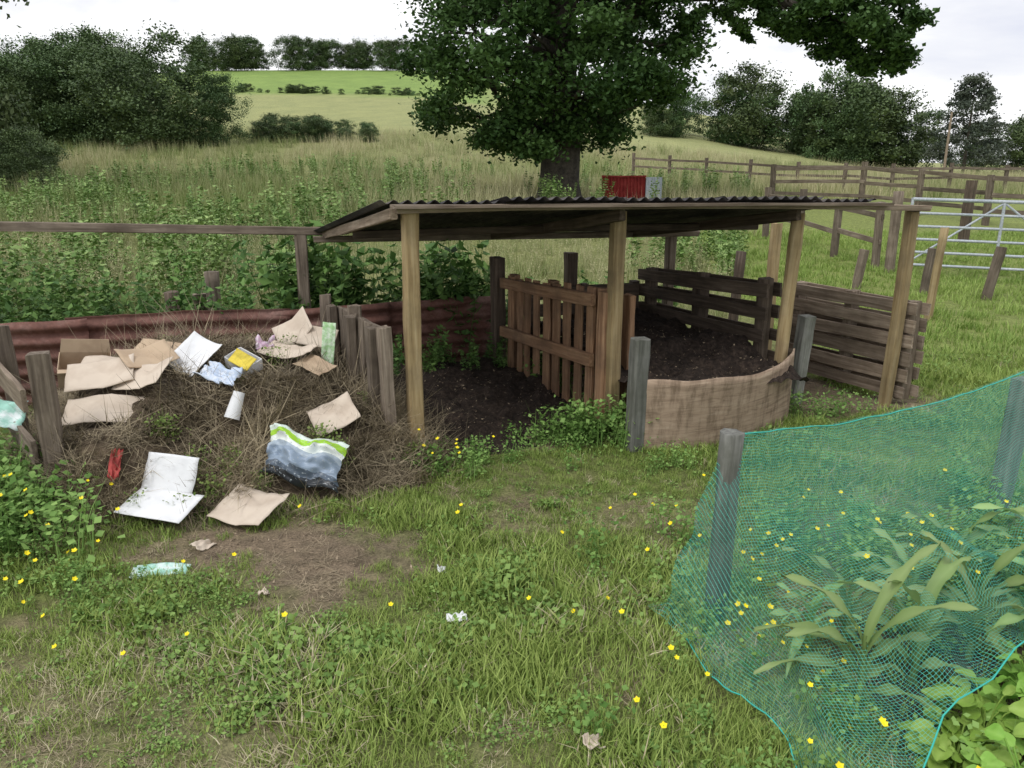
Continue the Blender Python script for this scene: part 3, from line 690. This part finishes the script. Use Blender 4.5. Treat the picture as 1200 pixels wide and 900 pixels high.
piece('paper_scrap',.24,1.93,.06,.045,.5,.2,.3,CBl,.012,dz=.04,seed=23)
piece('paper_scrap',-.3,3.0,.04,.03,.5,.2,.3,WP,.012,dz=.03,seed=24)
piece('paper_scrap',-1.0,2.8,.05,.03,1.5,.2,.3,CBl,.012,dz=.02,seed=25)
piece('paper_scrap',-1.42,3.25,.12,.06,1.2,.2,.3,CBl,.012,dz=.02,seed=26)
v,f=tube([(0,0,0),(0,0,.15)],[.03,.042],20);v2,f2=tube([(0,0,.002),(0,0,0)],[.03,.001],20);v,f=merge([(v,f),(v2,f2)])
o=obj('paper_cup',npmesh('cup',v,f,WP,smooth=True));o.location=(-1.5,4.10,surf(-1.5,4.10)+.14);o.rotation_euler=(2.75,.25,0);PR.append((-1.5,4.08,.08))
sm,nt,b=M('printed_plastic_sack');uvn=N(nt,'ShaderNodeUVMap');sx=N(nt,'ShaderNodeSeparateXYZ');nt.links.new(uvn.outputs[0],sx.inputs[0])
wv=noise(nt,uvn.outputs[0],3,3);yy=math_(nt,'ADD',sx.outputs[1],math_(nt,'MULTIPLY',math_(nt,'SUBTRACT',wv.outputs[0],.5),.3))
r_=ramp(nt,yy,[(.0,(.03,.035,.04)),(.14,(.10,.13,.17)),(.26,(.26,.33,.42)),(.55,(.36,.43,.50)),(.66,(.75,.8,.75)),(.78,(.35,.62,.05)),(.9,(.7,.8,.72))])
r_.color_ramp.interpolation='CONSTANT';vo=noise(nt,uvn.outputs[0],28,2);nt.links.new(mix(nt,math_(nt,'GREATER_THAN',vo.outputs[0],.64),r_.outputs[0],(.4,.45,.48)),b.inputs['Base Color']);b.inputs['Roughness'].default_value=.35;b.inputs['Specular IOR Level'].default_value=.4
n=40;U,V=np.meshgrid(np.linspace(0,1,n),np.linspace(0,1,n),indexing='ij');u=U.ravel();v=V.ravel()
def sack(side):
    pf=np.sqrt(np.clip(np.sin(np.pi*u)*np.sin(np.pi*v),0,1))
    z=side*.055*pf+(fbm(u*6,v*6,130)-.5)*.11+.02*np.sin(u*14+v*5)*pf-.12*(u-.5)**2
    return np.c_[(u-.5)*.46*(1-.12*np.sin(v*np.pi)),(v-.5)*.27+.015*np.sin(u*9)-.08*(u-.4),z]
a1=sack(1);a2=sack(-1);V_,F_=merge([(a1,gridfaces(n,n)),(a2,gridfaces(n,n)[:,::-1])]);uv=np.tile(np.c_[u,v],(2,1))
o=obj('compost_sack',npmesh('sack',V_,F_,sm,smooth=True,uv=uv));o.location=(-1.10,3.82,surf(-1.12,3.9)+.09);o.rotation_euler=(.85,.05,-.12);PR.append((-1.12,3.85,.2))
# ---- straw on heap and dirt
n=3500;a=rng.uniform(-.4,2.1,n);b=rng.uniform(-.65,2.0,n);keep=(heap1(a,b)>.04)|(rng.uniform(0,1,n)<.15);a=a[keep];b=b[keep];x,y=xy(a,b)
k_=np.ones(len(x),bool)
for (qx,qy,qr) in PR:k_&=((x-qx)**2+(y-qy)**2)>(qr*.9)**2
a=a[k_];b=b[k_];x=x[k_];y=y[k_]
def mat_tuft(i):
    v,f,t=blades(40,.08,.06,.2,.0038,1.5,3,600+i)
    v[:,2]=v[:,2]*.18;return v,f,t
ST=[mat_tuft(i) for i in range(8)]
tn=(fbm(x*3,y*3,84)-.5)*1.8+rng.normal(0,.15,len(x))
bake('straw_litter',np.c_[x,y,terrain(x,y)+np.maximum(0,heap1(a,b))-.018],ST,rng.uniform(.6,1.1,len(x)),mats=[G_straw],tilt=.5,tn=tn)
n=1500;x=rng.uniform(-2.2,1.6,n);y=rng.uniform(1.8,4.0,n);dk=dirt(x,y);k_=(rng.uniform(0,1,n)<dk*.5+dry(x,y)*.15)&(ab(x,y)[1]<-.15)
x=x[k_];y=y[k_];bake('straw_litter',np.c_[x,y,terrain(x,y)+.002],[(v*np.array([1,1,.3]),f,t) for v,f,t in ST],rng.uniform(.3,.6,len(x)),mats=[G_straw],tilt=.05,tn=rng.normal(.25,.2,len(x)))
Hg=[]
for k in range(90):
    a=rng.uniform(-.1,1.8);b=rng.uniform(-.5,-.1) if k<45 else rng.uniform(-.1,1.5)
    x,y=xy(a,b)
    if fbm(x*3,y*3,99)>.5:Hg.append((x,y,surf(x,y)-.01,rng.uniform(.3,.7)))
Hg=np.array(Hg);bake('heap_weeds',Hg[:,:3],WV,Hg[:,3],mats=[L_weed],tn=np.full(len(Hg),-.1))
n=8000;x=rng.uniform(-2.4,2.6,n);y=rng.uniform(2.2,6,n);k_=rng.uniform(0,1,n)<dirt(x,y)*.8
a,b=ab(x,y);h=np.zeros(n);h=np.where((a>1.9)&(a<3.2)&(b>-.2)&(b<1.8),np.maximum(0,heap2(a,b)-.03),h);k3=(a>3.3)&(a<4.45)&(b>-.2)&(b<1.6);h=np.where(k3,heap3(a,b)-.03,h)
k_&=~((a<1.9)&(b>-.1));k_|=k3&(rng.uniform(0,1,n)<.5)
C=np.c_[x,y,terrain(x,y)+h+.004][k_];v,f,t=leaves(C,.022,93,1.5,.4);obj('leaf_litter',npmesh('litter',v,f,G_straw,{'tint':t}))
# ---------------------------------------------------------------- net bed
post('net_post',.782,2.68,.745,.085,.085,W_grey,lean=(.02,0),rnd=True)
post('net_post',2.46,3.64,.70,.085,.085,W_grey,lean=(.03,0))
post('net_post',4.1,4.55,.70,.085,.085,W_grey)
F0=np.array([.80,2.68]);H0=np.array([2.48,3.64]);fd=(H0-F0)/np.linalg.norm(H0-F0)
nu,nv=260,130
s_=np.linspace(-.16,4.0,nu);r_=np.concatenate([np.linspace(-.09,.1,40),np.linspace(.11,1.0,nv-40)])
Sg,Rg=np.meshgrid(s_,r_,indexing='ij')
k=ss(0,.4,Sg)
bx=F0[0]+fd[0]*Sg+Rg*(.20*(1-k)+.30*k);by=F0[1]+fd[1]*Sg-Rg*(1.0-.12*k)
bx=bx-.10*ss(.02,-.16,Sg)*ss(.5,.0,Rg)
top=.725-.06*np.sin(np.pi*np.mod(np.clip(Sg,0,9)/1.944,1))
left=ss(-.17,.02+.45*np.clip(Rg,0,.8)+.03*np.sin(Rg*11),Sg)
body=top*np.exp(-np.clip(Rg,0,9)/.50)*(1-.25*ss(0,.35,Rg)*ss(.5,0,Rg))+.15*ss(.3,.8,Rg)
z=body*(.02+.98*left)
z=z*ss(-.09,-.015,Rg)
wr=ss(.05,.4,Rg)*left
z=z+(fbm(bx*4,by*4,140)-.45)*.18*wr+.025*np.sin(Sg*17+Rg*8+5*fbm(Sg*2,Rg*2,7))*wr
z=np.maximum(z,.015+.015*vn(bx*20,by*20,3))
bx=bx+.03*np.sin(z*24+Rg*12)*(1-left);by=by+.02*np.sin(z*31+Sg*5)*(1-left)
P=np.stack([bx,by,z+terrain(bx,by)+.01],-1)
du=np.linalg.norm(np.diff(P,axis=0),axis=2);cu=np.concatenate([np.zeros((1,nv)),np.cumsum(du,0)],0)
dv_=np.linalg.norm(np.diff(P,axis=1),axis=2);cv=np.concatenate([np.zeros((nu,1)),np.cumsum(dv_,1)],1)
cu=np.repeat(np.median(cu,1)[:,None],nv,1)*.6+cu*.4
uv=np.c_[cu.ravel(),cv.ravel()]
nm,nt,b=M('netting');b.inputs['Base Color'].default_value=(.09,.52,.42,1);b.inputs['Roughness'].default_value=.5
un=N(nt,'ShaderNodeUVMap');sx=N(nt,'ShaderNodeSeparateXYZ');nt.links.new(un.outputs[0],sx.inputs[0])
def line(o):
    q=math_(nt,'FRACT',math_(nt,'MULTIPLY',o,1/.0115));return math_(nt,'LESS_THAN',q,.078)
al=math_(nt,'MAXIMUM',line(sx.outputs[0]),line(sx.outputs[1]))
tr=N(nt,'ShaderNodeBsdfTransparent');ms=N(nt,'ShaderNodeMixShader');nt.links.new(al,ms.inputs[0]);nt.links.new(tr.outputs[0],ms.inputs[1]);nt.links.new(b.outputs[0],ms.inputs[2]);nt.links.new(ms.outputs[0],nt.nodes['Material Output'].inputs[0])
ne=empty('garden_netting');obj('mesh_sheet',npmesh('net',P.reshape(-1,3),gridfaces(nu,nv),nm,uv=uv),ne)
hem,nt,b=M('net_hem');b.inputs['Base Color'].default_value=(.06,.45,.37,1)
for k,path in enumerate([P[0,38:,:],P[:,-1,:],P[10:,19,:]]):
    q=path[::3];v,f=tube(q+np.array([0,0,.003]),.0026,5);obj(f'hem_{k+1}',npmesh('hem',v,f,hem),ne)
# ---- maize
def strip(base,az,L,w,rise,droop,seed,n=12):
    r=np.random.default_rng(seed);t=np.linspace(0,1,n);d=np.array([math.cos(az),math.sin(az),0]);s=np.array([-d[1],d[0],0])
    hx=L*(.25*t+.65*t**1.7);hz=L*(rise*t-droop*t**2.4);wv=w*np.sin(np.pi*np.clip(t*.88+.12,0,1))**.7*.5
    c=base+hx[:,None]*d+hz[:,None]*np.array([0,0,1])+s*(.04*r.normal()*t**2)[:,None];rip=.010*np.sin(t*16+r.uniform(0,6))
    l=c-s*wv[:,None]+np.array([0,0,1])*(wv*.4+rip)[:,None];m_=c;rr=c+s*wv[:,None]+np.array([0,0,1])*(wv*.4-rip)[:,None]
    v=np.stack([l,m_,rr],1).reshape(-1,3);f=[]
    for i in range(n-1):
        for j in range(2):f.append((i*3+j,i*3+j+1,(i+1)*3+j+1,(i+1)*3+j))
    return v,np.array(f),np.clip(r.uniform(.0,.5)+np.repeat(t,3)*.3+np.tile([0,.3,0],n),0,1)
def maize(x,y,h,seed):
    r=np.random.default_rng(seed);p=[];z=T(x,y);a0=r.uniform(-.7,.7)
    v,f=tube([(0,0,-.02),(.005,0,h*.3),(0,.005,h*.6)],[.013,.011,.006],8);p.append((v,f,np.full(len(v),.35)))
    for k in range(9):
        t=k/8;p.append(strip(np.array([0,0,h*(.06+.5*t)]),a0+k*math.pi+r.normal(0,.45),h*r.uniform(.6,.9)*(1-.3*abs(t-.5)),.05*h/.45*r.uniform(.8,1.1),r.uniform(.7,1.0)+.35*t,r.uniform(.5,.95)*(1.2-.6*t),seed*10+k))
    v,f,t=mergeT(p);o=obj('maize_plant',npmesh('maize',v,f,L_corn,{'tint':t},smooth=True));o.location=(x,y,z)
for k,(x,y,h) in enumerate([(1.10,2.12,.46),(1.36,2.28,.42),(1.62,2.40,.46),(1.22,2.5,.34),(1.88,2.5,.46),(2.1,2.75,.48),(1.5,2.62,.36),(1.8,2.85,.38),(2.35,2.9,.5),(1.72,2.2,.4),(2.5,3.1,.4),(1.05,2.42,.3),(2.0,2.35,.42),(2.3,2.6,.46)]):
    maize(x,y,h,3000+k)
def oval(base,dirv,up,L,w,seed):
    r=np.random.default_rng(seed);n=6;V=[];F=[]
    s=np.cross(up,dirv);s/=np.linalg.norm(s)
    for i in range(n+1):
        t=i/n;ww=w*.5*math.sin(math.pi*min(1,t*.93+.04))**.6;c=base+dirv*L*t-up*(.25*L*t*t)
        for j,q in enumerate((-1,-.5,0,.5,1)):V.append(c+s*ww*q+up*(abs(q)*ww*.3+r.normal(0,.003)))
    for i in range(n):
        for j in range(4):F.append((i*5+j,i*5+j+1,(i+1)*5+j+1,(i+1)*5+j))
    return np.array(V),np.array(F),np.clip(np.full(len(V),r.uniform(.1,.75))+np.tile([0,0,.3,0,0],n+1),0,1)
def bushy(x,y,h,n,L,seed,name='potato_plant'):
    r=np.random.default_rng(seed);p=[]
    for k in range(n):
        az=r.uniform(0,6.28);el=r.uniform(.2,1.2);q=np.array([math.cos(az)*math.cos(el),math.sin(az)*math.cos(el),math.sin(el)])
        e_=q*np.array([h*.7,h*.7,h])*r.uniform(.4,1);d=np.array([math.cos(az),math.sin(az),r.uniform(-.2,.4)]);d/=np.linalg.norm(d)
        up=np.array([r.normal(0,.3),r.normal(0,.3)-.2,1]);up/=np.linalg.norm(up)
        p.append(oval(e_,d,up,L*r.uniform(.6,1.1),L*.68,seed*7+k));v,f=tube([(0,0,0),e_*.6+np.array([0,0,.02]),e_],.003,4);p.append((v,f,np.full(len(v),.5)))
    v,f,t=mergeT(p);o=obj(name,npmesh(name,v,f,L_bean,{'tint':t},smooth=True));o.location=(x,y,T(x,y))
for k,(x,y,h) in enumerate([(1.28,1.88,.17),(1.45,2.02,.2),(1.38,1.7,.24),(1.6,1.85,.26),(1.65,2.1,.22),(1.85,2.05,.28),(1.22,1.6,.18)]):
    bushy(x,y,h,40,.075,5000+k)
# ---- trees
def crown(clumps,nl,sz,seed,flat=.5,zf=.6,k52=.52):
    r=np.random.default_rng(seed);C=[];Tt=[]
    for (cx,cy,cz,cr) in clumps:
        k=int(nl*r.uniform(.7,1.3));d_=r.normal(size=(k,3))*cr*k52;d_[:,2]*=zf
        d_[:,0]+=d_[:,2]*r.normal(0,.5);d_[:,2]+=d_[:,0]*r.normal(0,.25)
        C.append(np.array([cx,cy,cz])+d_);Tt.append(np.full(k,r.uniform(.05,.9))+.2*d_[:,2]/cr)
    return leaves(np.concatenate(C),sz,seed+1,flat,.65,tint=np.concatenate(Tt))
def limb(p0,p1,r0,r1,wob,seed,n=7):
    r=np.random.default_rng(seed);t=np.linspace(0,1,n)[:,None];P=np.array(p0)*(1-t)+np.array(p1)*t
    P[1:-1]+=r.normal(0,wob,(n-2,3));return tube(P,r0+(r1-r0)*t[:,0],8)
oak=empty('oak_tree');ox,oy=1.3,22.;oz=T(ox,oy)
parts=[tube([(ox-.02,oy,oz-.4),(ox,oy,oz+.1),(ox,oy,oz+.6),(ox+.05,oy,oz+2),(ox-.1,oy,oz+4.2),(ox+.1,oy,oz+7),(ox,oy,oz+10)],[.95,.68,.55,.52,.44,.28,.08],14)]
cl=[];r=np.random.default_rng(12)
while len(cl)<150:
    x=r.uniform(-3.0,5.2);z=r.uniform(2.5,7.6);y=22+r.uniform(-3.2,3.2)
    ex=(x-.9)/(3.7 if z>3.2 else 3.0);ez=(z-5)/3.1
    if ex*ex+ez*ez+((y-22)/3.3)**2<1.05 and not(x>2.6 and z<3.4 and r.uniform()<.7):cl.append((x,y,z,r.uniform(.4,.75)))
for k in range(24):
    x=r.uniform(-2.3,3.0);cl.append((x,22+r.uniform(-2.0,2.6),r.uniform(2.35,2.9)+.15*abs(x-.7),r.uniform(.35,.55)))
for k in range(70):
    t_=r.uniform(0,2*np.pi);q=r.uniform(0,1)**.5;z=r.uniform(7,12);w=5.2*(1-((z-7)/6.5)**2)
    cl.append((1+q*w*np.cos(t_),22+q*w*np.sin(t_),z,r.uniform(.6,1)))
bough=[(ox,oy,4.6),(3.6,21.6,6.1),(5.6,21.3,6.1),(7.3,21,5.7),(8.6,20.8,5.2),(9.4,20.8,4.6)]
parts.append(tube(bough,[.26,.2,.15,.1,.06,.03],8))
for k in range(92):
    t_=r.uniform(.28,1);bx_,by_,bz_=[np.interp(t_,np.linspace(0,1,6),[q[j] for q in bough]) for j in range(3)]
    e_=(bx_+r.normal(0,.45),by_+r.normal(0,.6),bz_+r.uniform(-.75,.9));cl.append((*e_,r.uniform(.2,.36)))
    if k%2==0:parts.append(limb((bx_,by_,bz_),e_,.03,.008,.06,900+k,4))
for k,c_ in enumerate(cl[:176:3]):
    parts.append(limb((ox,oy,min(c_[2]-.3,oz+1.2+r.uniform(0,5))),c_[:3],.11,.02,.15,1000+k))
v,f=merge(parts);obj('trunk_and_limbs',npmesh('oak_wood',v,f,bark,smooth=True),oak)
v,f,t=crown(cl,380,.145,5);obj('crown',npmesh('oak_leaves',v,f,L_oak,{'tint':t}),oak)
def treevar(i,nl=150,ls=.035,nc=46,k52=.5):
    r=np.random.default_rng(1500+i);cl=[]
    for k in range(nc):
        t_=r.uniform(0,6.28);z=r.uniform(.1,1);w=.46*math.sqrt(max(0,1-((z-.5)/.55)**2))*r.uniform(.3,1)
        cl.append((w*math.cos(t_),w*math.sin(t_),z*.98,r.uniform(.08,.17)))
    v,f,t=crown(cl,nl,ls,1600+i,.4,.7,k52);o=bpy.data.objects.new('t',npmesh('t',v,f,L_tree,{'tint':t}));return o
TV=[treevar(i) for i in range(6)];TN=[treevar(i+20,300,.022,64,.42) for i in range(3)]
def treepatch(name,lst,TVs=TV):
    P=np.array([(x,y,T(x,y)-h*.06) for x,y,h,w in lst]);sc=np.array([(h*w,h*w,h) for x,y,h,w in lst])
    return scatter(name,P,[o.copy() for o in TVs],sc,tilt=.03)
r=np.random.default_rng(33)
L=[]
for k in range(44):
    q=r.uniform(-.375,-.10);Yd=r.uniform(146,152);L.append((q*Yd*1.03,Yd,r.uniform(2.5,6.0),r.uniform(.8,1.3)))
treepatch('distant_tree_row',L)
L=[]
for k in range(42):
    q=r.uniform(.16,.80);Yd=r.uniform(85,100);hh=np.interp(q,[.16,.3,.45,.55,.8],[3.5,8.5,8.5,6,5]);L.append((q*Yd,Yd,hh*r.uniform(.6,1.15),r.uniform(.8,1.2)))
treepatch('distant_tree_row',L)
L=[]
for k in range(22):
    q=r.uniform(-.60,-.43);Yd=r.uniform(55,75);L.append((q*Yd,Yd,r.uniform(6,8.8),r.uniform(.8,1.2)))
treepatch('woodland_trees',L,TN)
L=[]
for k in range(18):
    Yd=r.uniform(24,38);q=r.uniform(-.95,-.64);L.append((q*Yd,Yd,r.uniform(7,11),r.uniform(.6,.75)))
for k in range(16):
    Yd=r.uniform(20,42);q=r.uniform(-.8,-.58);L.append((q*Yd,Yd,r.uniform(1.2,3.0),1.2))
treepatch('woodland_trees',L,TN)
treepatch('hawthorn_tree',[(-22.6,58,5.4,1.05)],TN[:1])
treepatch('hawthorn_tree',[(-21.0,58.6,4.9,1.0)],TN[1:2])
L=[]
for k in range(22):
    q=r.uniform(-.34,-.17);L.append((q*62,62+r.uniform(-2,2),r.uniform(.8,2.0),1.3))
for k in range(40):
    q=r.uniform(-.36,-.1);L.append((q*108,108+r.uniform(-1,1)-q*20,r.uniform(.3,1.2),r.uniform(1.3,2.4)))
treepatch('hedge_shrubs',L)
px_,py_=.562*80,80.;cl=[];r=np.random.default_rng(44)
for k in range(120):
    z=r.uniform(.10,1);w=.42*(1-z)**.6+.06;t_=r.uniform(0,6.28);cl.append((px_+8.5*w*math.cos(t_)*r.uniform(.2,1),py_+8.5*w*math.sin(t_),T(px_,py_)+9*z,r.uniform(.5,.9)))
pe=empty('pine_tree');v,f,t=crown(cl,130,.24,77,0,.4);obj('needles',npmesh('pine_n',v,f,L_pine,{'tint':t}),pe)
v,f=tube([(px_,py_,T(px_,py_)-.5),(px_,py_,T(px_,py_)+8.5)],[.2,.04]);obj('trunk',npmesh('pine_t',v,f,bark),pe)
# ---- camera
cam=bpy.data.cameras.new('Camera');co=bpy.data.objects.new('Camera',cam);S.collection.objects.link(co)
co.location=(0,0,1.65);co.rotation_euler=(math.radians(75),0,0);cam.lens=27.2;cam.sensor_width=36;cam.clip_end=2000;cam.clip_start=.05
S.camera=co
# ---- world
w=bpy.data.worlds.new('World');S.world=w;w.use_nodes=True;nt=w.node_tree;bg=nt.nodes['Background']
sk=N(nt,'ShaderNodeTexSky');sk.sky_type='NISHITA';sk.sun_disc=False;sk.sun_elevation=math.radians(55);sk.sun_rotation=math.radians(-140)
tc=N(nt,'ShaderNodeTexCoord');mp=N(nt,'ShaderNodeMapping');mp.inputs['Scale'].default_value=(1,1,3.5);nt.links.new(tc.outputs['Generated'],mp.inputs[0])
c1=noise(nt,mp.outputs[0],2.2,8,.55,.4)
cr=ramp(nt,c1.outputs[0],[(.35,(5.4,5.5,6.2)),(.47,(6.5,6.5,6.75)),(.6,(9.0,9.0,9.0))])
nt.links.new(mix(nt,.93,sk.outputs[0],cr.outputs[0]),bg.inputs['Color']);bg.inputs['Strength'].default_value=.15
sd=bpy.data.lights.new('sun','SUN');sd.energy=1.5;sd.angle=math.radians(20);sd.color=(1,.98,.95)
so=bpy.data.objects.new('sun',sd);S.collection.objects.link(so)
el=math.radians(55);az=math.radians(-140)
dv=Vector((math.sin(az)*math.cos(el),math.cos(az)*math.cos(el),math.sin(el)));so.rotation_euler=dv.to_track_quat('Z','Y').to_euler()
S.view_settings.view_transform='Standard';S.view_settings.look='None';S.view_settings.exposure=0
